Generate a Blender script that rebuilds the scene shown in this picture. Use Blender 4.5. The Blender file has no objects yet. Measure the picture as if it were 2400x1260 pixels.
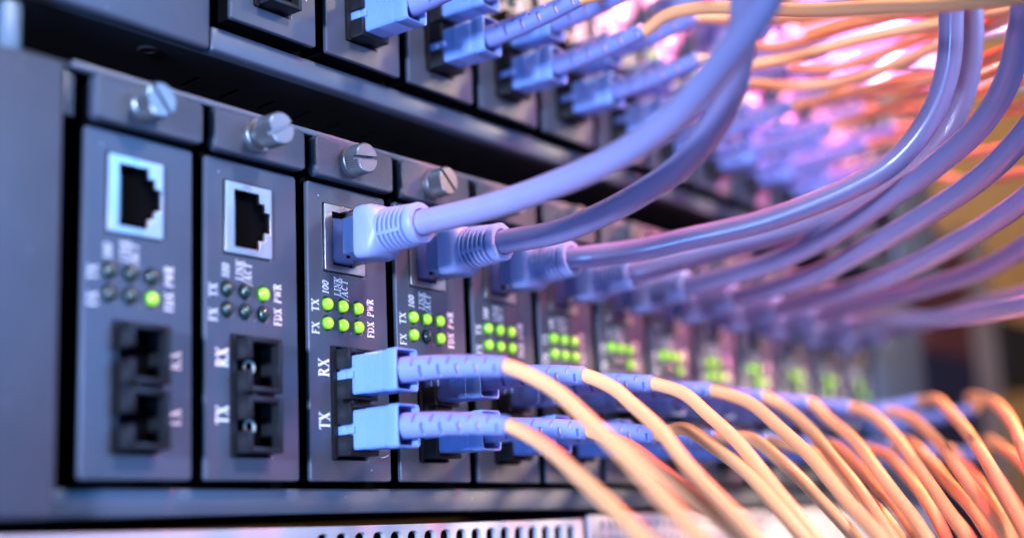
import bpy, bmesh, math, random
from mathutils import Vector, Matrix

S = 0.001                       # every dimension below is written in millimetres
scene = bpy.context.scene
COL = scene.collection
rnd = random.Random(7)

# ------------------------------------------------------------------ camera
cam_data = bpy.data.cameras.new('camera')
cam = bpy.data.objects.new('camera', cam_data)
COL.objects.link(cam)
cam_data.sensor_width = 36.0
cam_data.lens = 36.0 * 3139.72 / 2400.0
cam_data.clip_start = 0.01
cam_data.clip_end = 50.0
RX, RY, RZ = (0.60600457, -0.79421461, -0.0445153), (-0.12939011, -0.15363487, 0.97961958), (-0.78486729, -0.58789411, -0.19586696)
cam.matrix_world = Matrix(((RX[0], RY[0], RZ[0], -154.316 * S), (RX[1], RY[1], RZ[1], -219.834 * S),
                           (RX[2], RY[2], RZ[2], -14.248 * S), (0, 0, 0, 1)))
cam_data.dof.use_dof = True
cam_data.dof.focus_distance = 0.3210
cam_data.dof.aperture_fstop = 4.7
scene.camera = cam

# ------------------------------------------------------------------ world, lamps, exposure
world = bpy.data.worlds.new('World')
scene.world = world
world.use_nodes = True
bg = world.node_tree.nodes['Background']
bg.inputs['Color'].default_value = (0.26, 0.19, 0.25, 1)
bg.inputs['Strength'].default_value = 0.085
scene.view_settings.view_transform = 'Standard'
scene.view_settings.look = 'None'
scene.view_settings.exposure = 0.0
scene.view_settings.gamma = 1.0
scene.view_settings.use_curve_mapping = False
try:
    scene.cycles.max_bounces = 8
    scene.cycles.transmission_bounces = 6
    scene.cycles.sample_clamp_indirect = 4.0
except Exception:
    pass

def area(name, loc, target, size, power, color, sy=None):
    d = bpy.data.lights.new(name, 'AREA')
    d.energy = power; d.color = color; d.size = size * S
    if sy:
        d.shape = 'RECTANGLE'; d.size_y = sy * S
    o = bpy.data.objects.new(name, d)
    COL.objects.link(o)
    loc = Vector(loc) * S; target = Vector(target) * S
    o.location = loc
    o.rotation_euler = (target - loc).to_track_quat('-Z', 'Y').to_euler()
    return o

def spot(name, loc, target, radius, power, color, deg, blend=1.0):
    d = bpy.data.lights.new(name, 'SPOT')
    d.energy = power; d.color = color; d.shadow_soft_size = radius * S
    d.spot_size = math.radians(deg); d.spot_blend = blend
    o = bpy.data.objects.new(name, d)
    COL.objects.link(o)
    loc = Vector(loc) * S; target = Vector(target) * S
    o.location = loc
    o.rotation_euler = (target - loc).to_track_quat('-Z', 'Y').to_euler()
    return o

area('key_lamp', (80, -480, 440), (90, -20, 40), 80, 5.0, (0.94, 0.86, 0.94))
spot('left_lamp', (-580, -205, 62), (75, 0, 40), 40, 62.0, (0.46, 0.61, 1.0), 27)
area('low_blue_lamp', (-480, -250, -190), (100, -30, 50), 110, 3.0, (0.10, 0.38, 1.0))
area('softbox_lamp', (330, -600, 215), (20, 0, 60), 280, 3.2, (0.12, 0.40, 1.0))
spot('pink_lamp', (440, -140, 340), (345, -10, 205), 30, 200.0, (1.0, 0.19, 0.42), 44)
spot('red_lamp', (290, -230, 430), (185, -90, 95), 20, 32.0, (1.0, 0.10, 0.18), 38)
spot('warm_lamp', (430, -500, 110), (290, -120, -50), 30, 68.0, (1.0, 0.68, 0.44), 38)
spot('upper_fibre_fill', (660, -470, 430), (375, -60, 185), 60, 48.0, (1.0, 0.74, 0.46), 32)  # added fill: warms and brightens the far upper fibres
area('wall_fill_lamp', (900, 500, 900), (1500, 700, 0), 300, 9.0, (1.0, 0.75, 0.5))  # added fill that brightens the tan wall behind

# ------------------------------------------------------------------ materials
def mat(name, color, rough=0.5, metal=0.0, bump=0.0, bscale=900.0, speck=0.0, var=0.0, coat=0.0,
        emit=None, emit_s=0.0, trans=0.0, ior=1.45, sss=0.0, rvar=0.0):
    m = bpy.data.materials.new(name); m.use_nodes = True
    nt = m.node_tree; N = nt.nodes; Lk = nt.links
    p = N['Principled BSDF']
    p.inputs['Base Color'].default_value = (*color, 1)
    p.inputs['Roughness'].default_value = rough
    p.inputs['Metallic'].default_value = metal
    p.inputs['Coat Weight'].default_value = coat
    p.inputs['Transmission Weight'].default_value = trans
    p.inputs['IOR'].default_value = ior
    if sss:
        p.inputs['Subsurface Weight'].default_value = sss
        p.inputs['Subsurface Radius'].default_value = (1, 0.6, 0.4)
        p.inputs['Subsurface Scale'].default_value = 0.0015
    if emit:
        p.inputs['Emission Color'].default_value = (*emit, 1)
        p.inputs['Emission Strength'].default_value = emit_s
    tc = N.new('ShaderNodeTexCoord')
    if bump:
        n = N.new('ShaderNodeTexNoise'); n.inputs['Scale'].default_value = bscale; n.inputs['Detail'].default_value = 3
        b = N.new('ShaderNodeBump'); b.inputs['Strength'].default_value = bump; b.inputs['Distance'].default_value = 0.0003
        Lk.new(tc.outputs['Object'], n.inputs['Vector']); Lk.new(n.outputs['Fac'], b.inputs['Height'])
        Lk.new(b.outputs['Normal'], p.inputs['Normal'])
    col_out = None
    if var:
        n2 = N.new('ShaderNodeTexNoise'); n2.inputs['Scale'].default_value = 70; n2.inputs['Detail'].default_value = 4
        r = N.new('ShaderNodeMapRange'); r.inputs['From Min'].default_value = 0.3; r.inputs['From Max'].default_value = 0.7
        r.inputs['To Min'].default_value = 1 - var; r.inputs['To Max'].default_value = 1 + var
        mx = N.new('ShaderNodeVectorMath'); mx.operation = 'SCALE'
        mx.inputs[0].default_value = color
        Lk.new(tc.outputs['Object'], n2.inputs['Vector']); Lk.new(n2.outputs['Fac'], r.inputs['Value'])
        Lk.new(r.outputs['Result'], mx.inputs['Scale'])
        col_out = mx.outputs['Vector']
        Lk.new(col_out, p.inputs['Base Color'])
        if rvar:
            r3 = N.new('ShaderNodeMapRange'); r3.inputs['From Min'].default_value = 0.3; r3.inputs['From Max'].default_value = 0.7
            r3.inputs['To Min'].default_value = rough - rvar; r3.inputs['To Max'].default_value = rough + rvar
            Lk.new(n2.outputs['Fac'], r3.inputs['Value']); Lk.new(r3.outputs['Result'], p.inputs['Roughness'])
    if speck:
        n4 = N.new('ShaderNodeTexVoronoi'); n4.inputs['Scale'].default_value = 240
        c = N.new('ShaderNodeMapRange'); c.inputs['From Min'].default_value = 0.045; c.inputs['From Max'].default_value = 0.03
        Lk.new(tc.outputs['Object'], n4.inputs['Vector']); Lk.new(n4.outputs['Distance'], c.inputs['Value'])
        mul = N.new('ShaderNodeMath'); mul.operation = 'MULTIPLY'; mul.inputs[1].default_value = speck
        Lk.new(c.outputs['Result'], mul.inputs[0])
        mi = N.new('ShaderNodeMix'); mi.data_type = 'RGBA'
        Lk.new(mul.outputs[0], mi.inputs['Factor'])
        mi.inputs['A'].default_value = (*color, 1); mi.inputs['B'].default_value = (0.8, 0.8, 0.85, 1)
        if col_out: Lk.new(col_out, mi.inputs['A'])
        Lk.new(mi.outputs['Result'], p.inputs['Base Color'])
    return m

M = dict(
    panel=mat('grey_panel_paint', (0.058, 0.068, 0.094), 0.36, 0.25, bump=0.12, bscale=1500, speck=0.8, var=0.08, rvar=0.05),
    chassis=mat('chassis_paint', (0.066, 0.078, 0.108), 0.42, 0.2, bump=0.2, bscale=1300, speck=0.6, var=0.08),
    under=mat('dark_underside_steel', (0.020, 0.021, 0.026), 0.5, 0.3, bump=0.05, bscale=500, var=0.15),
    bracket=mat('textured_bracket_paint', (0.056, 0.066, 0.09), 0.34, 0.3, bump=0.6, bscale=2400, var=0.05),
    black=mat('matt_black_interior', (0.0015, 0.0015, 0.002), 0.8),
    black_plastic=mat('black_socket_plastic', (0.010, 0.010, 0.012), 0.32, 0, bump=0.08, bscale=700, var=0.1),
    shield=mat('tinned_jack_shield', (0.46, 0.44, 0.43), 0.34, 1.0, bump=0.25, bscale=600, var=0.12, rvar=0.08),
    contact=mat('dark_contact', (0.10, 0.12, 0.13), 0.3, 0.7),
    knob=mat('machined_thumbscrew', (0.24, 0.24, 0.25), 0.36, 0.85, bump=0.2, bscale=900, var=0.08),
    ink=mat('white_print', (0.75, 0.76, 0.80), 0.6, var=0.1),
    blue=mat('blue_connector_plastic', (0.17, 0.28, 0.60), 0.40, 0, bump=0.05, bscale=900, var=0.04, sss=0.1),
    boot=mat('blue_boot_rubber', (0.22, 0.26, 0.55), 0.5, 0, bump=0.08, bscale=900, var=0.04, sss=0.1),
    fibre=mat('orange_fibre_jacket', (1.0, 0.42, 0.17), 0.42, 0, bump=0.05, bscale=500, var=0.04, sss=0.1),
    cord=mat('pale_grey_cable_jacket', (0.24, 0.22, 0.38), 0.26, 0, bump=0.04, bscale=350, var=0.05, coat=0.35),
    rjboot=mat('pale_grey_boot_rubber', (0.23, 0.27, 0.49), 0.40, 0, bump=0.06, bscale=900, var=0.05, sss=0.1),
    clear=mat('clear_plug_plastic', (0.80, 0.90, 1.0), 0.03, 0, trans=1.0, ior=1.3, bump=0.05, bscale=300),
    core=mat('plug_core_plastic', (0.20, 0.33, 0.66), 0.4, 0, var=0.1),
    led_on=mat('lit_green_lens', (0.12, 0.40, 0.02), 0.16, 0, emit=(0.44, 0.76, 0.04), emit_s=0.75, coat=0.6),
    led_off=mat('unlit_green_lens', (0.015, 0.032, 0.025), 0.12, 0, coat=0.8),
    ferrule=mat('white_ferrule', (0.32, 0.36, 0.36), 0.15, 0, coat=0.5),
    vent=mat('off_white_vent_panel', (0.38, 0.37, 0.41), 0.45, 0.1, bump=0.1, bscale=900, speck=0.3, var=0.06),
    wall=mat('tan_wall_paint', (0.36, 0.23, 0.11), 0.8, var=0.3),
    floor=mat('dark_floor', (0.05, 0.045, 0.05), 0.7, var=0.3),
    redsteel=mat('dark_red_steel', (0.16, 0.035, 0.03), 0.5, 0.1, var=0.1),
    navy=mat('navy_steel', (0.02, 0.022, 0.05), 0.5, 0.1, var=0.1),
    tansteel=mat('tan_steel', (0.50, 0.33, 0.25), 0.5, 0.1, var=0.1),
    pale=mat('pale_rack_steel', (0.35, 0.38, 0.42), 0.45, 0.2, var=0.06),
    glow=mat('added_pink_glow', (0.9, 0.4, 0.6), 0.4, 0, emit=(1.0, 0.10, 0.38), emit_s=6.0),  # emission for the added pink tube
)

M['black_plastic'].node_tree.nodes['Principled BSDF'].inputs['Specular IOR Level'].default_value = 0.3
M['black'].node_tree.nodes['Principled BSDF'].inputs['Specular IOR Level'].default_value = 0.05
# a lit lens glows at its tip and dims towards its collar
nt = M['led_on'].node_tree
tc = nt.nodes.new('ShaderNodeTexCoord'); sx = nt.nodes.new('ShaderNodeSeparateXYZ'); mr = nt.nodes.new('ShaderNodeMapRange')
mr.inputs['From Min'].default_value = -0.3 * S; mr.inputs['From Max'].default_value = -1.3 * S
mr.inputs['To Min'].default_value = 0.10; mr.inputs['To Max'].default_value = 1.15
nt.links.new(tc.outputs['Object'], sx.inputs['Vector']); nt.links.new(sx.outputs['Y'], mr.inputs['Value'])
nt.links.new(mr.outputs['Result'], nt.nodes['Principled BSDF'].inputs['Emission Strength'])

# ------------------------------------------------------------------ helpers
def link_mesh(name, me, m, parent=None):
    o = bpy.data.objects.new(name, me)
    COL.objects.link(o)
    if m and not me.materials: me.materials.append(m)
    if parent: o.parent = parent
    return o

def bm_mesh(name, bm, smooth=True, angle=35):
    bmesh.ops.recalc_face_normals(bm, faces=bm.faces)
    me = bpy.data.meshes.new(name)
    bm.to_mesh(me); bm.free()
    if smooth:
        me.polygons.foreach_set('use_smooth', [True] * len(me.polygons))
        me.set_sharp_from_angle(angle=math.radians(angle))
    return me

def box(bm, x0, x1, y0, y1, z0, z1, bev=0.0, seg=2):
    vs = [bm.verts.new((x * S, y * S, z * S)) for x in (x0, x1) for y in (y0, y1) for z in (z0, z1)]
    q = [(0, 1, 3, 2), (4, 6, 7, 5), (0, 4, 5, 1), (2, 3, 7, 6), (0, 2, 6, 4), (1, 5, 7, 3)]
    fs = [bm.faces.new([vs[i] for i in f]) for f in q]
    if bev:
        es = list({e for f in fs for e in f.edges})
        bmesh.ops.bevel(bm, geom=es, offset=bev * S, segments=seg, affect='EDGES', profile=0.5)

def box_mesh(name, *a, **k):
    bm = bmesh.new(); box(bm, *a, **k); return bm_mesh(name, bm)

def rect(x0, x1, z0, z1, r=0.0, n=5):
    if r <= 0: return [(x0, z0), (x1, z0), (x1, z1), (x0, z1)]
    out = []
    for cx, cz, a0 in ((x1 - r, z0 + r, -90), (x1 - r, z1 - r, 0), (x0 + r, z1 - r, 90), (x0 + r, z0 + r, 180)):
        for i in range(n + 1):
            a = math.radians(a0 + 90 * i / n)
            out.append((cx + r * math.cos(a), cz + r * math.sin(a)))
    return out

def circle(cx, cz, r, n=20):
    return [(cx + r * math.cos(2 * math.pi * i / n), cz + r * math.sin(2 * math.pi * i / n)) for i in range(n)]

def plate_mesh(name, loops, y_front, thick, bev=0.0, plane='xz'):
    """a flat plate with holes; the first loop is the outline.  plane xz: front faces -y.  plane xy: underside at z=y_front"""
    cu = bpy.data.curves.new(name, 'CURVE')
    cu.dimensions = '2D'; cu.fill_mode = 'BOTH'
    for lp in loops:
        sp = cu.splines.new('POLY'); sp.points.add(len(lp) - 1)
        for p, (a, b) in zip(sp.points, lp): p.co = (a, b, 0, 1)
        sp.use_cyclic_u = True
    cu.extrude = (thick - 2 * bev) / 2
    cu.bevel_depth = bev; cu.bevel_resolution = 3 if bev else 0
    cu.offset = -bev
    ob = bpy.data.objects.new(name + '_tmp', cu)
    COL.objects.link(ob)
    dg = bpy.context.evaluated_depsgraph_get()
    me = bpy.data.meshes.new_from_object(ob.evaluated_get(dg))
    bpy.data.objects.remove(ob)
    for v in me.vertices:
        a, b, c = v.co
        if plane == 'xz': v.co = (a * S, (y_front + thick / 2 + c) * S, b * S)
        else: v.co = (a * S, b * S, (y_front + thick / 2 + c) * S)
    bm = bmesh.new(); bm.from_mesh(me); bpy.data.meshes.remove(me)
    bmesh.ops.remove_doubles(bm, verts=bm.verts, dist=1e-6)
    out = bm_mesh(name, bm, smooth=False)
    return out

def lathe(bm, prof, n=32, axis='y', c=(0, 0), ripple=None, cap=True):
    """prof: (pos along -y, radius) list"""
    rings = []
    for i, (t, r) in enumerate(prof):
        ring = []
        for k in range(n):
            a = 2 * math.pi * k / n
            rr = r + (ripple(k, i) if ripple else 0)
            ring.append(bm.verts.new(((c[0] + rr * math.cos(a)) * S, t * S, (c[1] + rr * math.sin(a)) * S)))
        rings.append(ring)
    for a, b in zip(rings, rings[1:]):
        for k in range(n):
            bm.faces.new((a[k], a[(k + 1) % n], b[(k + 1) % n], b[k]))
    if cap:
        bm.faces.new(rings[0]); bm.faces.new(rings[-1])
    return rings

def loft(bm, secs, n=40, cap=(True, True), cx=0.0, cz=0.0):
    """secs: (y, half width x, half height z, exponent[, dx, dz])"""
    rings = []
    for s in secs:
        y, hx, hz, e = s[:4]
        dx, dz = (s[4], s[5]) if len(s) > 4 else (0, 0)
        ring = []
        for k in range(n):
            a = 2 * math.pi * (k + 0.5) / n
            ca, sa = math.cos(a), math.sin(a)
            q = (abs(ca) ** e + abs(sa) ** e) ** (-1.0 / e)
            ring.append(bm.verts.new(((cx + dx + hx * q * ca) * S, y * S, (cz + dz + hz * q * sa) * S)))
        rings.append(ring)
    for a, b in zip(rings, rings[1:]):
        for k in range(n):
            bm.faces.new((a[k], a[(k + 1) % n], b[(k + 1) % n], b[k]))
    if cap[0]: bm.faces.new(rings[0])
    if cap[1]: bm.faces.new(rings[-1])

def catmull(pts, sub):
    P = [Vector(p) for p in pts]
    P = [P[0] * 2 - P[1]] + P + [P[-1] * 2 - P[-2]]
    out = []
    for i in range(1, len(P) - 2):
        p0, p1, p2, p3 = P[i - 1:i + 3]
        t1 = max((p1 - p0).length, 1e-6) ** 0.5; t2 = t1 + max((p2 - p1).length, 1e-6) ** 0.5
        t3 = t2 + max((p3 - p2).length, 1e-6) ** 0.5
        for j in range(sub):
            t = t1 + (t2 - t1) * j / sub
            A1 = p0 * ((t1 - t) / t1) + p1 * (t / t1)
            A2 = p1 * ((t2 - t) / (t2 - t1)) + p2 * ((t - t1) / (t2 - t1))
            A3 = p2 * ((t3 - t) / (t3 - t2)) + p3 * ((t - t2) / (t3 - t2))
            B1 = A1 * ((t2 - t) / t2) + A2 * (t / t2)
            B2 = A2 * ((t3 - t) / (t3 - t1)) + A3 * ((t - t1) / (t3 - t1))
            out.append(B1 * ((t2 - t) / (t2 - t1)) + B2 * ((t - t1) / (t2 - t1)))
    out.append(P[-2].copy())
    return out

def sweep(bm, path, radius, n=24):
    """radius: f(i, k) in mm"""
    rings = []
    T = [(path[min(i + 1, len(path) - 1)] - path[max(i - 1, 0)]).normalized() for i in range(len(path))]
    up = Vector((1, 0, 0)); up = (up - T[0] * up.dot(T[0])).normalized()
    for i, p in enumerate(path):
        up = (up - T[i] * up.dot(T[i])).normalized()
        b = T[i].cross(up)
        ring = []
        for k in range(n):
            a = 2 * math.pi * k / n
            r = radius(i, k)
            ring.append(bm.verts.new((p + up * (r * math.cos(a)) + b * (r * math.sin(a))) * S))
        rings.append(ring)
    for a, b in zip(rings, rings[1:]):
        for k in range(n):
            bm.faces.new((a[k], a[(k + 1) % n], b[(k + 1) % n], b[k]))
    bm.faces.new(rings[0]); bm.faces.new(rings[-1])

def empty(name, loc, label=None, cat=None, group=None):
    o = bpy.data.objects.new(name, None)
    o.empty_display_size = 0.005
    COL.objects.link(o)
    o.location = Vector(loc) * S
    if label: o['label'] = label
    if cat: o['category'] = cat
    if group: o['group'] = group
    return o

def tag(o, label, cat, group=None, kind=None):
    if label: o['label'] = label
    if cat: o['category'] = cat
    if group: o['group'] = group
    if kind: o['kind'] = kind
    return o

def copy_tree(o, parent=None):
    c = o.copy(); COL.objects.link(c); c.parent = parent
    for ch in [x for x in CHILD.get(o.name, [])]:
        CHILD.setdefault(c.name, []).append(copy_tree(ch, c))
    return c
CHILD = {}
def part(name, me, m, parent):
    o = link_mesh(name, me, m, parent)
    CHILD.setdefault(parent.name, []).append(o)
    return o
ORD = ['', 'first', 'second', 'third', 'fourth', 'fifth', 'sixth', 'seventh', 'eighth', 'ninth', 'tenth', 'eleventh', 'twelfth', 'thirteenth']

# ------------------------------------------------------------------ printed lettering (serif strokes)
GLYPH = {   # width, strokes (x0, y0, x1, y1, thickness)
    'T': (0.74, [(0.37, 0, 0.37, 1, .16), (0.02, .965, .72, .965, .07), (.22, .025, .52, .025, .05), (.035, .8, .035, .96, .05), (.705, .8, .705, .96, .05)]),
    'X': (0.80, [(.12, .97, .66, .03, .17), (.14, .03, .64, .97, .07), (.0, .975, .30, .975, .05), (.50, .975, .78, .975, .05), (.0, .025, .28, .025, .05), (.48, .025, .80, .025, .05)]),
    'R': (0.80, [(.17, 0, .17, 1, .16), (.0, .975, .40, .975, .05), (.0, .025, .34, .025, .05), (.38, .965, .52, .90, .08), (.52, .93, .58, .72, .15), (.56, .72, .44, .54, .10), (.17, .52, .46, .52, .06), (.36, .52, .66, .03, .16), (.60, .025, .80, .025, .05)]),
    'F': (0.66, [(.17, 0, .17, 1, .16), (.0, .965, .62, .965, .07), (.0, .025, .34, .025, .05), (.17, .52, .46, .52, .06), (.60, .80, .60, .96, .05), (.46, .42, .46, .62, .05)]),
    'D': (0.84, [(.17, 0, .17, 1, .16), (.0, .975, .42, .965, .06), (.0, .025, .42, .035, .06), (.40, .965, .64, .80, .11), (.65, .84, .70, .5, .15), (.70, .5, .65, .16, .15), (.64, .2, .40, .035, .11)]),
    'P': (0.68, [(.17, 0, .17, 1, .16), (.0, .975, .40, .975, .05), (.0, .025, .36, .025, .05), (.38, .965, .52, .90, .08), (.52, .93, .59, .70, .15), (.58, .72, .42, .48, .11), (.17, .47, .44, .47, .06)]),
    'W': (1.06, [(.14, .97, .34, .03, .14), (.34, .03, .54, .90, .06), (.48, .97, .72, .03, .14), (.72, .03, .94, .97, .06), (.0, .975, .28, .975, .05), (.38, .975, .62, .975, .05), (.82, .975, 1.05, .975, .05)]),
    'L': (0.66, [(.17, 0, .17, 1, .14), (.0, .975, .34, .975, .05), (.0, .03, .62, .03, .06), (.61, .03, .61, .24, .05)]),
    'I': (0.38, [(.18, 0, .18, 1, .14), (.02, .975, .34, .975, .05), (.02, .025, .34, .025, .05)]),
    'N': (0.84, [(.15, 0, .15, 1, .06), (.15, .97, .66, .03, .15), (.67, 0, .67, 1, .06), (.0, .975, .24, .975, .05), (.54, .975, .80, .975, .05), (.02, .025, .28, .025, .05)]),
    'K': (0.82, [(.17, 0, .17, 1, .15), (.0, .975, .34, .975, .05), (.0, .025, .34, .025, .05), (.20, .42, .64, .96, .06), (.30, .56, .66, .03, .15), (.50, .975, .76, .975, .05), (.54, .025, .82, .025, .05)]),
    'A': (0.80, [(.36, .98, .12, .03, .06), (.36, 1, .64, .03, .16), (.20, .34, .54, .34, .06), (.0, .025, .24, .025, .05), (.50, .025, .80, .025, .05)]),
    'C': (0.76, [(.60, .93, .36, .97, .06), (.38, .97, .18, .82, .11), (.18, .84, .12, .5, .15), (.12, .5, .18, .16, .15), (.18, .18, .38, .03, .11), (.36, .03, .64, .14, .06), (.64, .72, .64, .98, .05)]),
    '1': (0.44, [(.22, 0, .22, 1, .14), (.22, .98, .06, .86, .06), (.06, .025, .38, .025, .05)]),
    '0': (0.60, [(.30, .98, .14, .85, .10), (.15, .87, .09, .5, .13), (.09, .5, .15, .13, .13), (.14, .15, .30, .02, .10), (.30, .02, .46, .15, .10), (.45, .13, .51, .5, .13), (.51, .5, .45, .87, .13), (.46, .85, .30, .98, .10)]),
    '/': (0.40, [(-.02, -.22, .36, 1.05, .08)]),
}
def text(bm, s, xr, z0, size, length=None, slant=0.0, heavy=1.0):
    """lettering read upwards: baseline on the right at x = xr, starting at z0"""
    w = sum(GLYPH[c][0] + 0.06 for c in s) * size
    k = (length / w) if length else 1.0
    cur = 0.0; off = 0
    for c in s:
        gw, st = GLYPH[c]
        for (a0, b0, a1, b1, t) in st:
            t *= heavy
            d = Vector((a1 - a0, b1 - b0)); d.normalize(); n = Vector((-d.y, d.x)) * (t / 2)
            quad = [(a0 + n.x, b0 + n.y), (a0 - n.x, b0 - n.y), (a1 - n.x, b1 - n.y), (a1 + n.x, b1 + n.y)]
            y = -0.03 - 0.006 * (off % 9); off += 1
            vs = []
            for a, b in quad:
                a2 = a + slant * b
                vs.append(bm.verts.new(((xr - b * size) * S, y * S, (z0 + (cur + a2 * size) * k) * S)))
            vb = [bm.verts.new((v.co.x, 0.05 * S, v.co.z)) for v in vs]
            bm.faces.new(vs)
            for i in range(4): bm.faces.new((vs[i], vb[i], vb[(i + 1) % 4], vs[(i + 1) % 4]))
        cur += (gw + 0.06) * size
NETWORK_PATHS = {
    3: [(72.5, -20.0, 57.1), (72.5, -24.5, 57.1), (75.0, -42.9, 58.0), (74.3, -61.1, 59.3), (71.6, -79.2, 61.3), (67.9, -94.9, 65.1), (63.3, -108.3, 71.5), (60.5, -117.4, 77.1), (58.4, -126.1, 85.1)],
    4: [(102.8, -20.0, 57.1), (102.8, -24.5, 57.1), (104.5, -39.3, 57.2), (103.5, -52.4, 58.6), (100.8, -66.1, 60.9), (96.6, -80.0, 64.3), (90.7, -92.2, 70.0), (83.4, -101.6, 77.6), (76.4, -107.7, 85.8), (70.9, -111.8, 94.6)],
    5: [(133.0, -20.0, 57.1), (133.0, -24.5, 57.1), (141.4, -40.5, 58.1), (146.0, -50.9, 59.6), (154.0, -71.7, 62.6), (160.6, -92.7, 68.5), (163.2, -103.4, 73.7), (163.9, -112.8, 82.8), (162.4, -118.8, 93.2), (158.8, -122.5, 106.1), (155.3, -124.9, 118.6)],
    6: [(163.2, -20.0, 57.1), (163.2, -24.5, 57.1), (172.7, -42.3, 61.1), (182.8, -64.0, 65.4), (189.5, -80.4, 69.8), (194.0, -94.6, 77.5), (196.1, -104.8, 86.0), (195.8, -112.2, 97.4), (193.2, -116.3, 109.6), (190.3, -118.3, 120.2), (187.4, -119.8, 130.9)],
    7: [(193.5, -20.0, 57.1), (193.5, -24.5, 57.1), (192.0, -52.3, 59.3), (184.7, -75.5, 62.7), (173.9, -98.5, 67.8), (166.3, -112.9, 71.6), (158.3, -126.7, 76.8), (151.2, -135.7, 83.4), (143.8, -141.9, 91.6), (137.1, -146.8, 101.7)],
    8: [(223.8, -20.0, 57.1), (223.8, -24.5, 57.1), (213.9, -55.2, 57.9), (196.1, -82.9, 60.5), (180.3, -104.0, 62.7), (166.4, -122.8, 66.0), (158.7, -133.7, 70.1), (153.2, -143.8, 76.8)],
    9: [(254.0, -20.0, 57.1), (254.0, -24.5, 57.1), (245.7, -46.2, 57.1), (223.8, -77.6, 56.7), (208.0, -96.2, 57.6), (190.6, -116.8, 59.8), (182.8, -127.5, 62.3), (177.8, -137.7, 66.8)],
    10: [(284.2, -20.0, 57.1), (284.2, -24.5, 57.1), (276.0, -49.7, 58.3), (264.7, -68.7, 57.8), (252.5, -86.8, 57.7), (244.2, -99.3, 58.3), (237.0, -111.1, 61.0), (232.8, -122.4, 65.6)],
    11: [(314.5, -20.0, 57.1), (314.5, -24.5, 57.1), (296.2, -45.6, 54.6), (275.0, -63.9, 50.0), (229.0, -99.4, 42.3), (206.6, -117.7, 39.5), (195.0, -131.6, 38.7)],
    12: [(344.8, -20.0, 57.1), (344.8, -24.5, 57.1), (330.2, -51.9, 57.6), (312.2, -73.5, 57.4), (297.3, -92.5, 56.7), (289.5, -108.5, 59.0)],
    'u7': [(231.1, -20.0, 160.3), (231.1, -24.5, 160.3), (246.9, -32.6, 165.3), (265.6, -42.3, 174.7)],
    'u8': [(261.4, -20.0, 160.3), (261.4, -24.5, 160.3), (272.9, -34.7, 166.3), (290.6, -47.4, 174.6), (311.6, -64.3, 182.9)],
    'u9': [(291.6, -20.0, 160.3), (291.6, -24.5, 160.3), (304.2, -33.6, 163.2), (326.2, -45.5, 169.6), (351.8, -56.4, 171.2), (379.2, -70.3, 178.8), (401.2, -84.7, 183.0)],
    'u10': [(321.9, -20.0, 160.3), (321.9, -24.5, 160.3), (337.3, -33.3, 162.7), (362.8, -43.1, 166.9), (403.0, -56.3, 171.2), (438.1, -73.7, 178.8)],
    'u11': [(352.1, -20.0, 160.3), (352.1, -24.5, 160.3), (373.7, -33.1, 162.9), (415.2, -42.8, 169.9), (478.7, -62.7, 183.8)],
}
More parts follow.
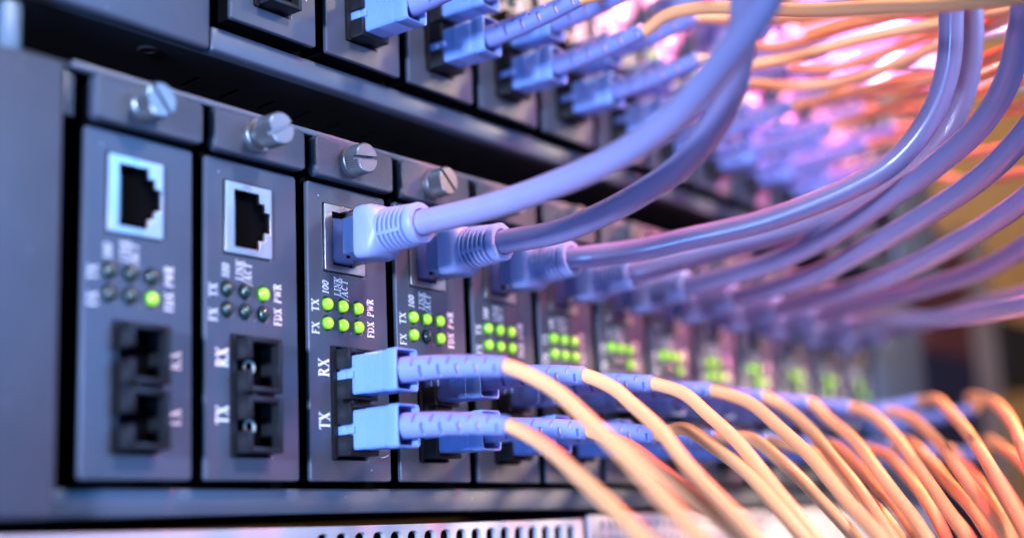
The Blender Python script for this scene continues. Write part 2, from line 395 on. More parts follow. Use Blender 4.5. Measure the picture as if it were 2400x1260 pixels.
FIBRE_PATHS = {
    'r3': [(74.1, -43.2, 22.3), (74.1, -46.2, 21.8), (72.9, -58.2, 16.1), (67.7, -70.8, 7.7), (60.0, -85.1, -1.8), (53.9, -95.5, -9.1), (49.5, -104.3, -16.0), (47.6, -111.2, -23.6)],
    'r4': [(104.3, -43.2, 22.3), (104.3, -46.2, 21.8), (103.6, -54.3, 17.9), (101.9, -59.2, 14.4), (96.1, -70.4, 6.6), (89.1, -80.2, -1.4), (82.8, -90.0, -8.4), (78.4, -98.3, -14.6), (76.2, -105.4, -22.0)],
    'r5': [(134.6, -43.2, 22.3), (134.6, -46.2, 21.8), (134.7, -54.2, 18.7), (132.3, -62.2, 12.6), (127.9, -71.4, 5.6), (123.3, -78.7, -0.8), (118.8, -85.7, -7.4), (115.7, -91.7, -13.2), (113.9, -99.0, -21.8)],
    'r6': [(164.8, -43.2, 22.3), (164.8, -46.2, 21.8), (161.5, -57.7, 17.7), (152.7, -70.5, 9.6), (141.2, -83.6, 1.1), (132.5, -92.3, -5.4), (125.0, -100.0, -11.4), (118.9, -107.7, -17.4), (115.7, -113.3, -23.9)],
    'r7': [(195.1, -43.2, 22.3), (195.1, -46.2, 21.8), (193.2, -53.2, 17.9), (186.2, -63.6, 10.3), (177.0, -73.1, 2.5), (167.5, -82.4, -4.7), (158.2, -91.0, -12.3), (151.3, -98.3, -19.9), (148.9, -102.7, -25.2)],
    'r8': [(225.3, -43.2, 22.3), (225.3, -46.2, 21.8), (218.3, -54.6, 15.9), (202.8, -68.5, 8.1), (183.5, -81.8, -0.7), (165.8, -93.8, -8.5), (152.2, -103.5, -15.3), (143.4, -110.9, -22.8)],
    'r9': [(255.6, -43.2, 22.3), (255.6, -46.2, 21.8), (246.2, -56.4, 18.2), (222.2, -73.2, 8.9), (199.3, -86.2, 0.9), (177.7, -98.1, -6.1), (156.8, -109.6, -13.2), (143.6, -117.5, -18.4), (133.5, -124.2, -25.0)],
    'r10': [(285.9, -43.2, 22.3), (285.9, -46.2, 21.8), (270.8, -58.6, 18.4), (234.3, -80.1, 8.7), (195.6, -98.9, -1.2), (161.0, -115.0, -9.6), (135.5, -127.3, -16.4), (116.5, -137.3, -24.5)],
    'r11': [(316.1, -43.2, 26.3), (316.1, -46.2, 26.8), (297.5, -58.8, 25.4), (254.7, -80.0, 15.2), (201.2, -103.1, 3.6), (159.9, -119.8, -5.0), (124.9, -134.0, -13.0), (104.2, -143.4, -20.2)],
    'r13': [(376.6, -43.2, 26.3), (376.6, -46.2, 26.8), (349.2, -53.3, 29.4), (301.6, -76.7, 23.1), (251.5, -96.9, 13.5), (188.2, -118.7, 1.1), (142.0, -134.2, -8.3), (106.4, -146.8, -18.5)],
    't3': [(74.1, -43.2, 9.6), (74.1, -46.2, 9.1), (72.6, -53.4, 5.9), (69.1, -61.2, 2.0), (64.0, -69.7, -2.6), (58.4, -78.1, -6.9), (53.1, -86.0, -11.1), (48.9, -92.9, -15.1), (45.6, -101.2, -21.2)],
    't4': [(104.3, -43.2, 9.6), (104.3, -46.2, 9.1), (103.3, -53.1, 6.4), (101.3, -58.8, 4.2), (94.6, -70.7, -2.1), (87.3, -82.2, -8.0), (81.5, -92.1, -13.6), (79.0, -99.8, -19.2)],
    't5': [(134.6, -43.2, 9.6), (134.6, -46.2, 9.1), (133.5, -54.2, 10.0), (129.1, -65.0, 4.4), (122.5, -76.3, -2.1), (117.2, -83.8, -7.8), (113.0, -90.5, -13.5), (111.1, -96.2, -19.4)],
    't6': [(164.8, -43.2, 9.6), (164.8, -46.2, 9.1), (166.4, -55.6, 8.3), (165.7, -63.4, 2.4), (164.2, -69.6, -2.9), (162.3, -75.7, -8.8), (160.9, -82.9, -16.4), (161.3, -87.6, -22.9)],
    't7': [(195.1, -43.2, 9.6), (195.1, -46.2, 9.1), (193.5, -56.6, 6.4), (188.7, -66.6, 1.5), (181.9, -76.2, -4.8), (175.9, -83.9, -10.6), (170.7, -90.9, -17.1), (168.3, -96.5, -23.9)],
    't8': [(225.3, -43.2, 9.6), (225.3, -46.2, 9.1), (221.7, -53.6, 8.2), (211.7, -64.1, 2.3), (197.3, -75.7, -4.7), (183.5, -86.5, -10.8), (169.6, -96.6, -18.4), (161.8, -103.9, -25.8)],
    't9': [(255.6, -43.2, 9.6), (255.6, -46.2, 9.1), (239.3, -62.7, 5.1), (216.2, -77.6, -2.4), (189.4, -92.8, -10.6), (169.8, -103.0, -17.6), (155.4, -111.2, -25.7)],
    't10': [(285.9, -43.2, 9.6), (285.9, -46.2, 9.1), (275.6, -54.5, 11.3), (246.6, -73.0, 3.2), (213.1, -90.5, -5.3), (181.1, -106.9, -12.8), (158.6, -118.1, -19.3), (145.1, -126.3, -25.5)],
    't12': [(346.4, -43.2, 9.6), (346.4, -46.2, 9.1), (333.3, -48.8, 10.3), (277.7, -74.4, 0.3), (208.5, -102.5, -10.2), (159.0, -121.5, -18.0), (130.7, -133.0, -25.0)],
    't13': [(376.6, -43.2, 9.6), (376.6, -46.2, 9.1), (342.9, -59.9, 12.8), (297.3, -79.8, 7.1), (233.7, -104.9, -1.0), (175.7, -125.2, -9.7), (133.8, -139.1, -18.9)],
    'uB_t': [(81.4, -43.2, 116.8), (81.4, -46.2, 117.3), (89.1, -45.3, 116.9), (115.9, -42.7, 134.6)],
    'uC_r': [(111.7, -43.2, 129.5), (111.7, -46.2, 130.0), (119.2, -53.6, 133.4), (131.7, -65.6, 139.8)],
    'uC_t': [(111.7, -43.2, 116.8), (111.7, -46.2, 117.3), (114.3, -49.4, 118.3), (121.6, -57.6, 121.4), (133.6, -69.5, 123.9), (153.5, -89.8, 125.4)],
    'uD_r': [(141.9, -43.2, 129.5), (141.9, -46.2, 130.0), (143.4, -53.0, 133.3), (146.9, -69.1, 132.0), (153.2, -90.1, 127.6)],
    'uD_t': [(141.9, -43.2, 116.8), (141.9, -46.2, 117.3), (141.4, -53.1, 119.6), (140.8, -63.8, 118.5), (138.5, -78.2, 113.7), (133.4, -97.3, 106.3), (127.2, -116.3, 99.8), (122.8, -131.2, 94.7), (120.4, -143.6, 91.6), (120.8, -157.9, 89.4)],
    'uE_r': [(172.2, -43.2, 129.5), (172.2, -46.2, 130.0), (175.8, -51.9, 129.2), (185.0, -68.7, 127.5), (192.6, -84.7, 126.5), (199.9, -100.4, 125.2), (207.4, -115.8, 124.6), (215.5, -131.1, 126.7)],
    'uE_t': [(172.2, -43.2, 116.8), (172.2, -46.2, 117.3), (176.2, -51.8, 115.0), (185.1, -67.6, 115.6), (192.8, -83.8, 118.5), (202.7, -104.4, 120.8), (213.5, -125.5, 123.7), (219.1, -135.7, 126.5)],
    'uF_r': [(202.4, -43.2, 129.5), (202.4, -46.2, 130.0), (205.6, -54.5, 128.1), (208.5, -78.1, 129.3), (209.8, -103.2, 127.7), (215.5, -131.1, 126.7)],
    'uF_t': [(202.4, -43.2, 116.8), (202.4, -46.2, 117.3), (206.0, -54.6, 115.7), (210.7, -72.3, 113.8), (212.5, -91.5, 116.3), (213.3, -108.5, 119.8), (215.9, -124.7, 122.6), (219.2, -135.6, 125.3)],
    'uG_r': [(232.7, -43.2, 129.5), (232.7, -46.2, 130.0), (234.0, -59.8, 127.3), (231.5, -75.0, 126.7), (224.4, -97.8, 126.5), (219.2, -118.1, 125.2), (219.2, -135.6, 125.3)],
    'uG_t': [(232.7, -43.2, 116.8), (232.7, -46.2, 117.3), (233.8, -54.5, 117.4), (231.8, -73.9, 117.2), (227.1, -94.2, 114.1), (220.1, -122.6, 115.3), (220.1, -134.5, 118.4)],
    'uH_r': [(262.9, -43.2, 129.5), (262.9, -46.2, 130.0), (258.2, -65.2, 124.1), (237.7, -98.6, 117.7), (220.6, -133.9, 114.9)],
    'uH_t': [(262.9, -43.2, 116.8), (262.9, -46.2, 117.3), (259.6, -60.2, 117.5), (245.3, -85.6, 115.7), (229.3, -110.9, 111.8), (221.0, -133.4, 111.4)],
    'uI_r': [(293.2, -43.2, 129.5), (293.2, -46.2, 130.0), (281.4, -66.3, 122.9), (246.8, -101.4, 112.5), (221.6, -132.7, 106.8)],
    'uI_t': [(293.2, -43.2, 116.8), (293.2, -46.2, 117.3), (285.2, -60.9, 114.7), (257.3, -90.7, 107.8), (230.7, -117.7, 100.8), (222.6, -131.5, 99.3)],
    'uJ_r': [(323.5, -43.2, 129.5), (323.5, -46.2, 130.0), (297.8, -71.9, 118.9), (251.0, -105.8, 105.7), (222.8, -131.3, 98.2)],
    'uJ_t': [(323.5, -43.2, 116.8), (323.5, -46.2, 117.3), (305.5, -65.1, 110.7), (268.6, -92.7, 99.5), (224.2, -129.6, 87.2)],
    'uK_t': [(353.7, -43.2, 116.8), (353.7, -46.2, 117.3), (320.8, -69.8, 104.3), (251.3, -109.8, 86.0), (225.2, -128.4, 79.7)],
}
# ------------------------------------------------------------------ converter module
PITCH = 30.25
STEPS = [(7.7, 50.6), (14.9, 50.6), (14.9, 52.8), (16.5, 52.8), (16.5, 54.8), (18.1, 54.8),
         (18.1, 59.5), (16.5, 59.5), (16.5, 61.4), (14.9, 61.4), (14.9, 63.5), (7.7, 63.5)]
LED_X, LED_Z = (6.0, 11.1, 16.3), (41.0, 36.5)

def build_shared():
    sh = {}
    holes = [rect(5.0, 18.8, 48.9, 65.3, 0.3), rect(6.9, 18.6, 5.0, 31.2, 0.2)]
    for z in LED_Z:
        for x in LED_X: holes.append(circle(x, z, 1.75))
    sh['face'] = plate_mesh('faceplate', [rect(0, 26.7, 0, 69.9, 0.8)] + holes, 0, 1.3, 0.32)
    sh['cage'] = box_mesh('cage', 0.8, 26.0, 1.5, 60, 0.4, 79)
    # bracket: plate with rounded corners, thick, its lower left corner running out over the plate
    bm = bmesh.new()
    sh['bracket'] = plate_mesh('latch_bracket', [rect(0.5, 27.5, 70.9, 80.7, 1.5, 6)], -2.6, 3.0, 0.6)
    bm.free()
    sh['tab'] = box_mesh('bracket_tab', 27.3, 29.2, -0.7, 2.0, 72.2, 80.6, bev=0.3)
    # jack shield frame with stepped opening
    sh['shield'] = plate_mesh('jack_shield', [rect(5.15, 18.65, 49.05, 65.15, 0.35), STEPS], -0.55, 0.75, 0.1)
    bm = bmesh.new()          # cavity walls: a box open to the front
    x0, x1, z0, z1, yb = 7.4, 18.4, 50.3, 63.9, 14
    v = [bm.verts.new((x * S, y * S, z * S)) for y in (0.25, yb) for (x, z) in ((x0, z0), (x1, z0), (x1, z1), (x0, z1))]
    for i in range(4): bm.faces.new((v[i], v[(i + 1) % 4], v[4 + (i + 1) % 4], v[4 + i]))
    bm.faces.new(v[4:])
    sh['cavity'] = bm_mesh('cavity', bm, smooth=False)
    bm = bmesh.new()
    for i in range(8):
        z = 53.0 + i * 1.16
        box(bm, 7.9, 9.3, 1.0, 8.0, z - 0.28, z + 0.28)
    sh['contacts'] = bm_mesh('contacts', bm, smooth=False)
    # LEDs
    bm = bmesh.new()
    prof = [(1.2, 1.48)] + [(-0.25 - 1.15 * math.sin(math.radians(a)), 1.48 * math.cos(math.radians(a))) for a in (0, 12, 25, 38, 50, 62, 74, 84)]
    lathe(bm, prof, 24)
    sh['led'] = bm_mesh('led', bm, angle=60)
    # knob
    def half(bm, sgn, y0, y1, r, gap, n=36):
        pts = []
        a0 = math.asin(gap / r)
        for i in range(n + 1):
            a = a0 + (math.pi - 2 * a0) * i / n
            rr = r + (0.17 if i % 2 else -0.06) * (1 if 0 < i < n else 0)
            pts.append((rr * math.cos(a), sgn * rr * math.sin(a)))
        prev = None
        rings = []
        for (y, k) in ((y0, 1.0), (y1 + 0.25, 1.0), (y1, 0.93)):
            rings.append([bm.verts.new((x * (k if abs(x) > 0.2 else 1) * S, y * S, (z if abs(z) <= gap * 1.02 else z * k) * S)) for x, z in pts])
        for a, b in zip(rings, rings[1:]):
            for i in range(len(a)):
                bm.faces.new((a[i], a[(i + 1) % len(a)], b[(i + 1) % len(a)], b[i]))
        # turned face: shallow concentric steps
        bm.faces.new(rings[-1]); bm.faces.new(rings[0])
    for nm, ang, out in (('knob_a', 0.0, 5.6), ('knob_b', 0, 8.6)):
        bm = bmesh.new()
        lathe(bm, [(-2.4, 3.9), (-3.9, 3.9), (-4.15, 3.7)], 40)
        sh[nm + '_collar'] = bm_mesh('collar', bm)
        bm = bmesh.new()
        yb, yt = -4.1, -2.6 - out
        if out > 7:
            lathe(bm, [(-4.0, 2.5), (-6.2, 2.5)], 24); yb = -6.0
        rip = lambda k, i: 0.17 if k % 2 else -0.06
        lathe(bm, [(yb, 3.35), (yb - 0.2, 3.55), (yt + 1.3, 3.55)], 72, ripple=rip)
        half(bm, 1, yt + 1.3, yt, 3.55, 0.45); half(bm, -1, yt + 1.3, yt, 3.55, 0.45)
        sh[nm] = bm_mesh('knob', bm, angle=30)
    # fibre socket: flange, two sleeves each with a key slot in its left wall
    bm = bmesh.new()
    for (z0, z1) in ((18.6, 30.5), (5.7, 17.6)):
        zc = (z0 + z1) / 2
        X0, X1, Y0, Y1 = 8.2, 17.9, -4.4, 9.0
        box(bm, X0, X0 + 1.15, Y0, Y1, z0, zc - 1.25, bev=0.12)
        box(bm, X0, X0 + 1.15, Y0, Y1, zc + 1.25, z1, bev=0.12)
        box(bm, X1 - 1.0, X1, Y0, Y1, z0, z1, bev=0.12)
        box(bm, X0 + 1.0, X1 - 0.85, Y0 + 0.02, Y1, z1 - 1.15, z1 - 0.02, bev=0.1)
        box(bm, X0 + 1.0, X1 - 0.85, Y0 + 0.02, Y1, z0 + 0.02, z0 + 1.15, bev=0.1)
        box(bm, X0 + 0.9, X1 - 0.8, Y1 - 0.4, Y1 + 0.4, z0 + 0.6, z1 - 0.6)
    box(bm, 8.4, 17.7, -2.1, 8.8, 17.5, 18.7)
    box(bm, 10.8, 12.2, -3.2, -2.0, 17.55, 18.65, bev=0.1)
    sh['socket'] = bm_mesh('fibre_socket', bm)
    bm = bmesh.new()
    box(bm, 7.0, 8.15, -0.5, 1.5, 5.1, 31.1); box(bm, 17.95, 18.5, 0.2, 1.5, 5.1, 31.1)
    sh['flange'] = bm_mesh('socket_flange', bm)
    bm = bmesh.new()
    lathe(bm, [(5.0, 1.75), (1.05, 1.75), (0.9, 1.65), (0.9, 1.25), (1.05, 1.15), (1.6, 1.15)], 24, cap=False)
    sh['ferrule'] = bm_mesh('ferrule', bm)
    bm = bmesh.new(); lathe(bm, [(5.0, 1.1), (1.5, 1.1)], 20); sh['bore'] = bm_mesh('bore', bm)
    for kind in ('left', 'right'):
        bm = bmesh.new()
        if kind == 'left':
            text(bm, 'RX', 6.2, 24.0, 3.4, 4.3, heavy=1.15); text(bm, 'TX', 6.2, 11.8, 3.4, 4.1, heavy=1.15)
        else:
            text(bm, 'RX', 23.8, 22.4, 3.3, 4.1, heavy=1.1); text(bm, 'TX', 23.8, 10.6, 3.3, 4.0, heavy=1.1)
        text(bm, 'TX', 3.25, 38.9, 2.3, 3.1, heavy=.9); text(bm, 'FX', 3.25, 33.7, 2.3, 2.9, heavy=.9)
        text(bm, '100', 6.5, 43.4, 2.0, 3.2, slant=.15, heavy=.85)
        text(bm, 'LINK', 10.5, 43.3, 2.05, 4.6, slant=.12, heavy=.85); text(bm, '/ACT', 12.9, 42.6, 2.1, 4.9, slant=.12, heavy=.85)
        text(bm, 'PWR', 21.7, 39.5, 2.2, 4.4, slant=.1, heavy=1.05); text(bm, 'FDX', 21.7, 34.4, 2.2, 4.0, heavy=1.05)
        sh['text_' + kind] = bm_mesh('lettering', bm, smooth=False)
    bm = bmesh.new()                                   # scratch near the lower right corner
    return sh
SH = build_shared()
X0L_ = 0.0
COUNTW = ['no', 'one', 'two', 'three', 'four', 'five', 'six']

def module(x0, z0, leds, kind, knob, angle, label, group, socket_only_jack=False):
    t = empty('converter_module', (x0, 0, z0), label, 'converter module', group)
    part('faceplate', SH['face'], M['panel'], t)
    part('cage', SH['cage'], M['black'], t)
    br = part('latch_bracket', SH['bracket'], M['bracket'], t)
    part('bracket_tab', SH['tab'], M['bracket'], br)
    k = part('thumbscrew', SH[knob], M['knob'], t)
    k.location = (12.2 * S, 0, 76.1 * S); k.rotation_euler = (0, angle, 0)
    part('collar', SH[knob + '_collar'], M['knob'], k)
    j = part('network_jack', SH['shield'], M['shield'], t)
    part('cavity', SH['cavity'], M['black'], j)
    part('contacts', SH['contacts'], M['contact'], j)
    f = part('fibre_socket', SH['socket'], M['black_plastic'], t)
    part('socket_flange', SH['flange'], M['black_plastic'], f)
    for z in ((24.55, 11.65) if not (x0 == X0L_ and z0 == 0) else ()):
        fe = part('ferrule', SH['ferrule'], M['ferrule'], f); fe.location = (13.1 * S, 0, z * S)
        bo = part('ferrule_bore', SH['bore'], M['black'], f); bo.location = (13.1 * S, 0, z * S)
    part('lettering', SH['text_' + kind], M['ink'], t)
    i = 0
    for z in LED_Z:
        for x in LED_X:
            on = leds[i] == '1'; i += 1
            l = link_mesh('indicator_light', LED_ON if on else LED_OFF, None, t)
            l.location = (x * S, 0, z * S)
            l['label'] = 'lit green indicator light' if on else 'unlit dark green indicator light'
    return t
LED_ON = SH['led'].copy(); LED_ON.materials.append(M['led_on'])
LED_OFF = SH['led'].copy(); LED_OFF.materials.append(M['led_off'])

# ------------------------------------------------------------------ chassis frames
def chassis(x0, z0, n, xl, xr, label, slots=False, ring=None, yb=-0.6, xb=-5.2):
    """frame round a row of modules: left block, bottom rail, top flange, right block, shell"""
    xe = x0 + n * PITCH
    t = empty('equipment_chassis', (x0, 0, z0), label, 'equipment chassis', 'converter chassis stacked in the rack')
    def p(name, me, m): return part(name, me, m, t)
    d = x0
    p('left_block', box_mesh('left_block', xl - d, xb, yb, yb + 3.4, -7.3, 81.6, bev=1.2, seg=3), M['chassis'])
    p('bottom_rail', box_mesh('bottom_rail', xb + 0.1 if yb > 0 else -3.9, xe - d + 2, 4.0, 8, -7.2, -1.3, bev=0.8, seg=3), M['chassis'])
    p('top_flange', box_mesh('top_flange', -3.2, xe - d + 2, -0.1, 1.6, 81.1, 82.7, bev=0.4), M['chassis'])
    p('right_block', box_mesh('right_block', xe - d + 4, xr - d, -0.6, 26, -8.4, 81.6, bev=1.4, seg=3), M['chassis'])
    p('side_strip', box_mesh('side_strip', -4.2, -1.6, 1.6, 2.5, 71.5, 81.0, bev=0.3), M['bracket'])
    loops = [rect(xl - d + 2, xe - d + 24, yb + 3.5 if yb > 0 else 8.1, 200)]
    if slots:
        for i in range(26):
            x = 8.0 + 12.35 * i
            loops.append([(x - 1.0, 20.3), (x + 0.5, 20.3), (x + 1.5, 28.6), (x, 28.6)])
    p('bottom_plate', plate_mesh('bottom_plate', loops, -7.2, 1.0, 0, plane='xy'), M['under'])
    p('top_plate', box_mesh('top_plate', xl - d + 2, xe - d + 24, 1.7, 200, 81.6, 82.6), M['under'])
    bm = bmesh.new()
    box(bm, xl - d + 3, xe - d + 22, 60.5, 62, -6, 81.4)
    box(bm, -5.1, -4.6, 8.1, 60, -6, 81.4); box(bm, xe - d + 2.4, xe - d + 3.6, 3.1, 60, -6, 81.4)
    box(bm, -4.4, xe - d + 2.2, 9, 10.2, -6, 81.4)
    p('inner_shell', bm_mesh('inner_shell', bm, smooth=False), M['black'])
    if ring:
        bm = bmesh.new()
        prof = [(-7.2, 1.2), (-7.55, 1.5), (-7.55, 2.1), (-7.2, 2.5)]
        rs = []
        for z, r in prof:
            rs.append([bm.verts.new(((ring[0] + r * math.cos(a * math.pi / 12)) * S, (ring[1] + r * math.sin(a * math.pi / 12)) * S, z * S)) for a in range(24)])
        for a, b in zip(rs, rs[1:]):
            for k in range(24): bm.faces.new((a[k], a[(k + 1) % 24], b[(k + 1) % 24], b[k]))
        p('pressed_ring', bm_mesh('pressed_ring', bm), M['under'])
    return t

X0L, X0U, Z0U = 0.0, 37.6, 103.5
chassis(X0L, 0, 13, -110, 452, 'grey lower chassis holding the row of converter modules, above the white vented panel', slots=False)
chassis(X0U, Z0U, 13, -45, 489, 'grey upper chassis seen from below with its dark slotted underside', slots=True, ring=(-12, 14), yb=4.0, xb=-2.2)

LOW_LEDS = ['000001', '001000', '111111', '111101', '111111', '111111', '111001', '111001', '110111', '110011', '011001', '011010', '010001']
LOWTXT = {
    1: 'blurred grey converter module beside the left block, empty jack and one green light lit low',
    2: 'grey converter module with empty jack and sockets, one green light lit in its top row',
    3: 'sharply focused grey converter module, six green lights lit, RX and TX blue plugs in place',
    4: 'fourth grey converter module, five of six lights lit and one dark in the bottom row',
}
KN = {1: ('knob_a', math.radians(50)), 2: ('knob_b', math.radians(-28)), 3: ('knob_a', math.radians(-7)), 4: ('knob_a', math.radians(42))}
for i in range(13):
    k = i + 1
    kn, ang = KN.get(k, ('knob_a', rnd.uniform(-1.4, 1.4)))
    mod = module(X0L + PITCH * i, 0, LOW_LEDS[i], 'right' if k == 1 else 'left', kn, ang,
           LOWTXT.get(k, '%s grey converter module from the left in the lower chassis' % ORD[k]), 'converter modules in the lower chassis')
    if k == 3:
        bm = bmesh.new()
        for (a, c, d_, e_) in ((23.2, 5.6, 24.8, 5.9), (24.7, 5.85, 25.9, 6.3), (19.6, 2.6, 19.9, 2.8)):
            v4 = [bm.verts.new((x * S, y * S, z * S)) for y in (-0.03, 0.02) for x, z in ((a, c), (d_, e_), (d_, e_ + 0.16), (a, c + 0.08))]
            bm.faces.new(v4[:4]); bm.faces.new(v4[4:])
            for q in range(4): bm.faces.new((v4[q], v4[(q + 1) % 4], v4[4 + (q + 1) % 4], v4[4 + q]))
        part('scratch', bm_mesh('scratch', bm, smooth=False), M['ink'], mod)
for i in range(13):
    k = i + 1
    leds = ''.join(rnd.choice('1110') for _ in range(6))
    lab = {1: 'upper grey converter module with empty sockets, leftmost above the slotted underside',
           2: 'second upper grey converter module, first one with a blue plug low on it'}.get(k, '%s grey converter module from the left in the upper chassis' % ORD[k])
    module(X0U + PITCH * i, Z0U, leds, 'right', 'knob_a', rnd.uniform(-1.4, 1.4), lab, 'converter modules in the upper chassis')

# ------------------------------------------------------------------ network cables
def rj_meshes():
    out = {}
    bm = bmesh.new(); box(bm, -4.1, 4.1, -8.4, 6, -5.8, 5.8, bev=0.35)
    box(bm, 4.15, 5.2, -5.0, 4, -3.0, 3.0, bev=0.2)
    out['plug'] = bm_mesh('plug', bm)
    bm = bmesh.new(); box(bm, -3.2, 3.2, -6.6, -2.9, -4.3, 4.3, bev=0.25); box(bm, -3.3, 3.3, 0.2, 3.5, -5.0, 5.0, bev=0.2)
    for i in range(8):
        z = -4.06 + i * 1.16
        box(bm, -3.7, -3.2, -0.2, 3.4, z - 0.2, z + 0.2)
    out['core'] = bm_mesh('core', bm)
    bm = bmesh.new()
    e = 9
    secs = [(-7.8, 4.8, 5.7, e), (-8.0, 5.1, 6.0, e), (-8.4, 5.3, 6.2, e), (-10.5, 5.4, 6.35, 8), (-12.2, 5.5, 6.35, 5.5), (-13.2, 5.4, 6.1, 4), (-14.1, 5.1, 5.6, 2.6), (-14.5, 4.9, 5.1, 2.2)]
    y = -14.5
    for i in range(6):
        r = 5.3 - 0.09 * i
        secs += [(y - 0.1, r, r, 2), (y - 0.3, r + 0.08, r + 0.08, 2), (y - 0.6, r + 0.08, r + 0.08, 2), (y - 0.75, r, r, 2), (y - 0.8, r - 0.8, r - 0.8, 2), (y - 1.3, r - 0.8, r - 0.8, 2)]
        y -= 1.36
    secs += [(y - 0.1, 4.65, 4.65, 2), (y - 0.3, 4.85, 4.85, 2), (y - 2.0, 4.85, 4.85, 2), (y - 2.3, 4.6, 4.6, 2), (y - 2.35, 3.4, 3.4, 2), (y - 2.1, 3.15, 3.15, 2), (y - 0.5, 3.05, 3.05, 2)]
    loft(bm, secs, 48)
    # ribs are joined by two webs along the sides, and the latch hood sits on the far side
    for a in (math.radians(200), math.radians(20)):
        c, s_ = math.cos(a) * 4.6, math.sin(a) * 4.6
        box(bm, c - 0.4, c + 0.4, -22, -14, s_ - 0.5, s_ + 0.5, bev=0.15)
    out['boot'] = bm_mesh('boot', bm, angle=40)
    bm = bmesh.new(); box(bm, 4.9, 7.2, -17.5, -6.5, -3.6, 3.6, bev=0.7, seg=3)
    out['hood'] = bm_mesh('hood', bm)
    return out
RJ = rj_meshes()

def tube_mesh(name, pts, r, n=22, sub=14, wob=0.0):
    path = catmull(pts, sub)
    bm = bmesh.new()
    sweep(bm, path, lambda i, k: r, n)
    return bm_mesh(name, bm, angle=80)

def network_cable(key, x, z, label):
    t = empty('network_cable', (x, 0, z), label, 'network cable', 'pale grey network cables')
    roll = rnd.uniform(-0.015, 0.015)
    pl = part('clear_plug', RJ['plug'], M['clear'], t)
    part('plug_core', RJ['core'], M['core'], pl)
    b = part('boot', RJ['boot'], M['rjboot'], t)
    part('latch_hood', RJ['hood'], M['rjboot'], b)
    pts = [(a - x, b_, c - z) for a, b_, c in NETWORK_PATHS[key]]
    part('cord', tube_mesh('cord', pts, 3.0), M['cord'], t)
    return t
NET_L = {3: 'pale grey network cable in the third lower module, nearest plug, sweeping up across the front',
         4: 'purple-lit network cable in the fourth lower module, curling up behind the nearest cable',
         5: 'network cable in the fifth lower module, rising steeply to the orange cables at the top'}
for k in range(3, 13):
    network_cable(k, X0L + PITCH * (k - 1) + 12.0, 57.1, NET_L.get(k, 'pale grey network cable plugged into the %s lower module' % ORD[k]))
for k in range(7, 12):
    network_cable('u%d' % k, X0U + PITCH * (k - 1) + 12.0, Z0U + 57.1, 'blurred network cable plugged into the %s upper module' % ORD[k])

# ------------------------------------------------------------------ fibre cables
def sc_meshes():
    out = {}
    bm = bmesh.new()
    e = 14
    secs = [(3.0, 3.3, 4.1, e), (-3.6, 3.3, 4.1, e), (-3.65, 3.65, 4.5, e), (-3.8, 3.75, 4.6, e), (-8.0, 3.75, 4.6, e)]
    y = -8.0
    for i in range(8):
        secs += [(y - 0.05, 3.75, 4.6, e), (y - 0.2, 3.92, 4.72, e), (y - 0.42, 3.92, 4.72, e), (y - 0.55, 3.75, 4.6, e)]
        y -= 0.7
    secs += [(-13.9, 3.75, 4.6, e), (-15.0, 3.85, 4.85, e), (-15.5, 3.9, 4.95, e), (-17.7, 3.9, 4.95, e), (-17.9, 3.8, 4.85, e),
             (-17.9, 3.3, 4.5, e), (-17.8, 3.2, 4.4, e), (-12.5, 3.2, 4.4, e)]
    loft(bm, secs, 56)
    out['body'] = bm_mesh('body', bm, angle=28)
    bm = bmesh.new()
    box(bm, -4.75, -3.6, -3.1, -0.4, -0.95, 0.95, bev=0.1); box(bm, -4.45, -3.6, -5.0, -3.0, -0.85, 0.85, bev=0.08)
    box(bm, -4.75, -3.6, 0.2, 1.6, -0.95, 0.95, bev=0.1)
    out['key'] = bm_mesh('key', bm)
    bm = bmesh.new(); loft(bm, [(-12.6, 3.1, 4.3, 14), (-12.9, 3.1, 4.3, 14)], 32)
    out['shadow_well'] = bm_mesh('well', bm)
    for up in (False, True):
        n = 48; N = 260
        path = []
        for i in range(N):
            t = i / (N - 1)
            y = -13.0 - 33.2 * t
            path.append(Vector((0, y, (2.6 if up else -2.4) * t * t)))
        bm = bmesh.new()
        def rad(i, k):
            t = i / (N - 1); y = 33.2 * t
            R = 3.15 - 1.0 * t if t > 0.03 else 3.15 * (0.8 + 0.2 * t / 0.03)
            if t > 0.985: R -= 0.3
            s = y - 8.0
            if s < 0 or y > 32.0: return R
            ph = s % 5.2
            a = (2 * math.pi * k / n) % (2 * math.pi)
            if ph < 0.8: base, half = math.radians(146), 0.46
            elif 2.6 < ph < 3.4: base, half = math.radians(208), 0.52
            else: return R
            d = abs(((a - base + math.pi / 2) % math.pi) - math.pi / 2)
            if d < half: return 1.3
            return R
        sweep(bm, path, rad, n)
        out['boot_up' if up else 'boot_down'] = bm_mesh('boot', bm, angle=40)
    return out
SC = sc_meshes()

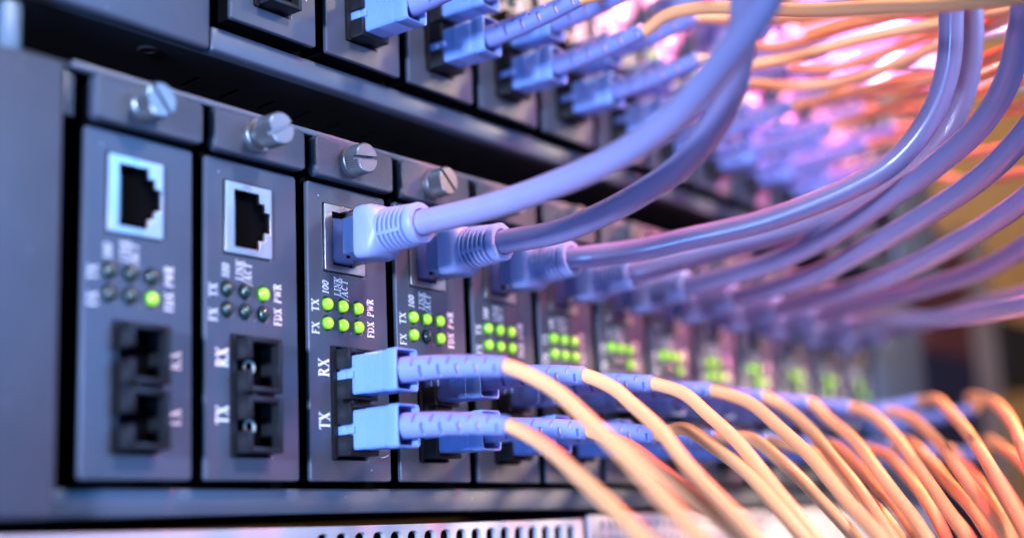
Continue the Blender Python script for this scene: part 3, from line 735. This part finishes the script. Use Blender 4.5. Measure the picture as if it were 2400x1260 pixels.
def fibre_cable(key, x, z, up, label, group):
    t = empty('fibre_cable', (x, 0, z), label, 'fibre cable', group)
    b = part('plug_body', SC['body'], M['blue'], t)
    part('key', SC['key'], M['blue'], b)
    part('boot', SC['boot_up' if up else 'boot_down'], M['boot'], t)
    pts = [(a - x, b_, c - z) for a, b_, c in FIBRE_PATHS[key]]
    dz = 2.6 if up else -2.4
    inner = [(0, -13.0 - 33.2 * q, dz * q * q) for q in (0.2, 0.35, 0.5, 0.65, 0.8)]
    part('cord', tube_mesh('cord', inner + pts, 1.65, 18), M['fibre'], t)
    return t
for key in FIBRE_PATHS:
    up = key[0] == 'u'
    if up:
        k = 'ABCDEFGHIJKLM'.index(key[1]) + 1
        rx = key[3] == 'r'
        x, z = X0U + PITCH * (k - 1) + 13.6, Z0U + (24.2 if rx else 11.5)
        lab = 'orange fibre cable with blue plug in the %s socket of the %s upper module' % ('higher' if rx else 'lower', ORD[k])
        fibre_cable(key, x - 0.4, z, True, lab, 'orange fibre cables on the upper modules')
    else:
        k = int(key[1:]); rx = key[0] == 'r'
        x, z = X0L + PITCH * (k - 1) + 13.6, (24.2 if rx else 11.5)
        lab = 'orange fibre cable with blue plug in the %s socket of the %s lower module' % ('RX' if rx else 'TX', ORD[k])
        fibre_cable(key, x - 0.4, z, key in ('r11', 'r13'), lab, 'orange fibre cables on the lower modules')

# ------------------------------------------------------------------ vented equipment below
t = empty('vented_switch', (0, 0, -10), 'off white vented panel with a row of dark slots under the lower chassis', 'network switch')
loops = [rect(-60, 168, -46, 0, 1.2)]
for i in range(-4, 13):
    loops.append(rect(88.8 + 6.1 * i - 2.0, 88.8 + 6.1 * i + 2.0, -6.9, -1.7, 1.5))
    loops.append(rect(88.8 + 6.1 * i - 2.0, 88.8 + 6.1 * i + 2.0, -14.4, -9.2, 1.5))
part('front_panel', plate_mesh('front_panel', loops, 0.3, 1.6, 0.25), M['vent'], t)
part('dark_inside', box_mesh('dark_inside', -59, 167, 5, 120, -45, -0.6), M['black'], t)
t = empty('perforated_switch', (0, 0, -9), 'off white perforated panel with many small square holes, right of the vented panel', 'network switch')
loops = [rect(171, 452, -46, 0, 1.2)]
for i in range(64):
    for j in range(5):
        loops.append(rect(177 + 4.1 * i, 179.2 + 4.1 * i, -4.6 - 4.2 * j, -1.8 - 4.2 * j))
part('front_panel', plate_mesh('front_panel', loops, 0.3, 1.2, 0), M['vent'], t)
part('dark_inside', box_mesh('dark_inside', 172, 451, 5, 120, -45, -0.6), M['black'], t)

M['pegsteel'] = mat('peg_steel', (0.12, 0.17, 0.22), 0.45, 0.2, var=0.1)
M['brownbox'] = mat('dark_brown_board', (0.03, 0.018, 0.012), 0.7, var=0.2)
# ------------------------------------------------------------------ rack and room behind
def thing_box(name, label, cat, m, *a, **k):
    o = link_mesh(name, box_mesh(name, *a, **k), M[m]); return tag(o, label, cat)
thing_box('rack_peg', 'pale blue lit steel rack peg standing at the top left corner above the left block', 'rack peg', 'pegsteel', -18.6, -14.4, 0, 3, 80, 91.5, bev=1.2)
thing_box('rack_upright', 'dark rack upright at the far left above the lower chassis', 'rack post', 'black', -130, -46, 30, 40, 84, 400)
thing_box('red_cabinet', 'dark red cabinet side seen blurred beyond the right end of the chassis', 'cabinet', 'redsteel', 632, 715, 60, 400, 84.5, 160)
thing_box('navy_cabinet', 'navy cabinet lower part blurred beyond the right end of the chassis', 'cabinet', 'navy', 600, 715, 60, 400, -200, 84)
thing_box('cabinet_column', 'tan steel column blurred right of the dark red cabinet', 'column', 'tansteel', 716, 760, 60, 180, -300, 172)
thing_box('brown_crate', 'dark brown crate blurred at the right edge beside the tan column', 'crate', 'brownbox', 772, 880, 60, 200, 74, 120)
o = link_mesh('back_wall', box_mesh('back_wall', 1500, 1520, -900, 2500, -800, 1800), M['wall']); tag(o, None, None, kind='structure')
o = link_mesh('rear_wall', box_mesh('rear_wall', -900, 1498, 1500, 1520, -800, 1800), M['wall']); tag(o, None, None, kind='structure')
o = link_mesh('floor', box_mesh('floor', -900, 1498, -900, 1498, -820, -802), M['floor']); tag(o, None, None, kind='structure')
t = empty('added_glow_tube', (935, 205, 396), 'made-up glowing pink tube, added behind the upper chassis for the pink glow', 'lamp')  # invented tube, put in as a source for the pink background glow
bm = bmesh.new(); lathe(bm, [(-60, 1), (-58, 22), (58, 22), (60, 1)], 24)
part('tube', bm_mesh('tube', bm), M['glow'], t)
bm = bmesh.new(); lathe(bm, [(-66, 16), (-59, 16)], 24); lathe(bm, [(59, 16), (66, 16)], 24)
part('end_caps', bm_mesh('end_caps', bm), M['pale'], t)
print('objects', len(bpy.data.objects))
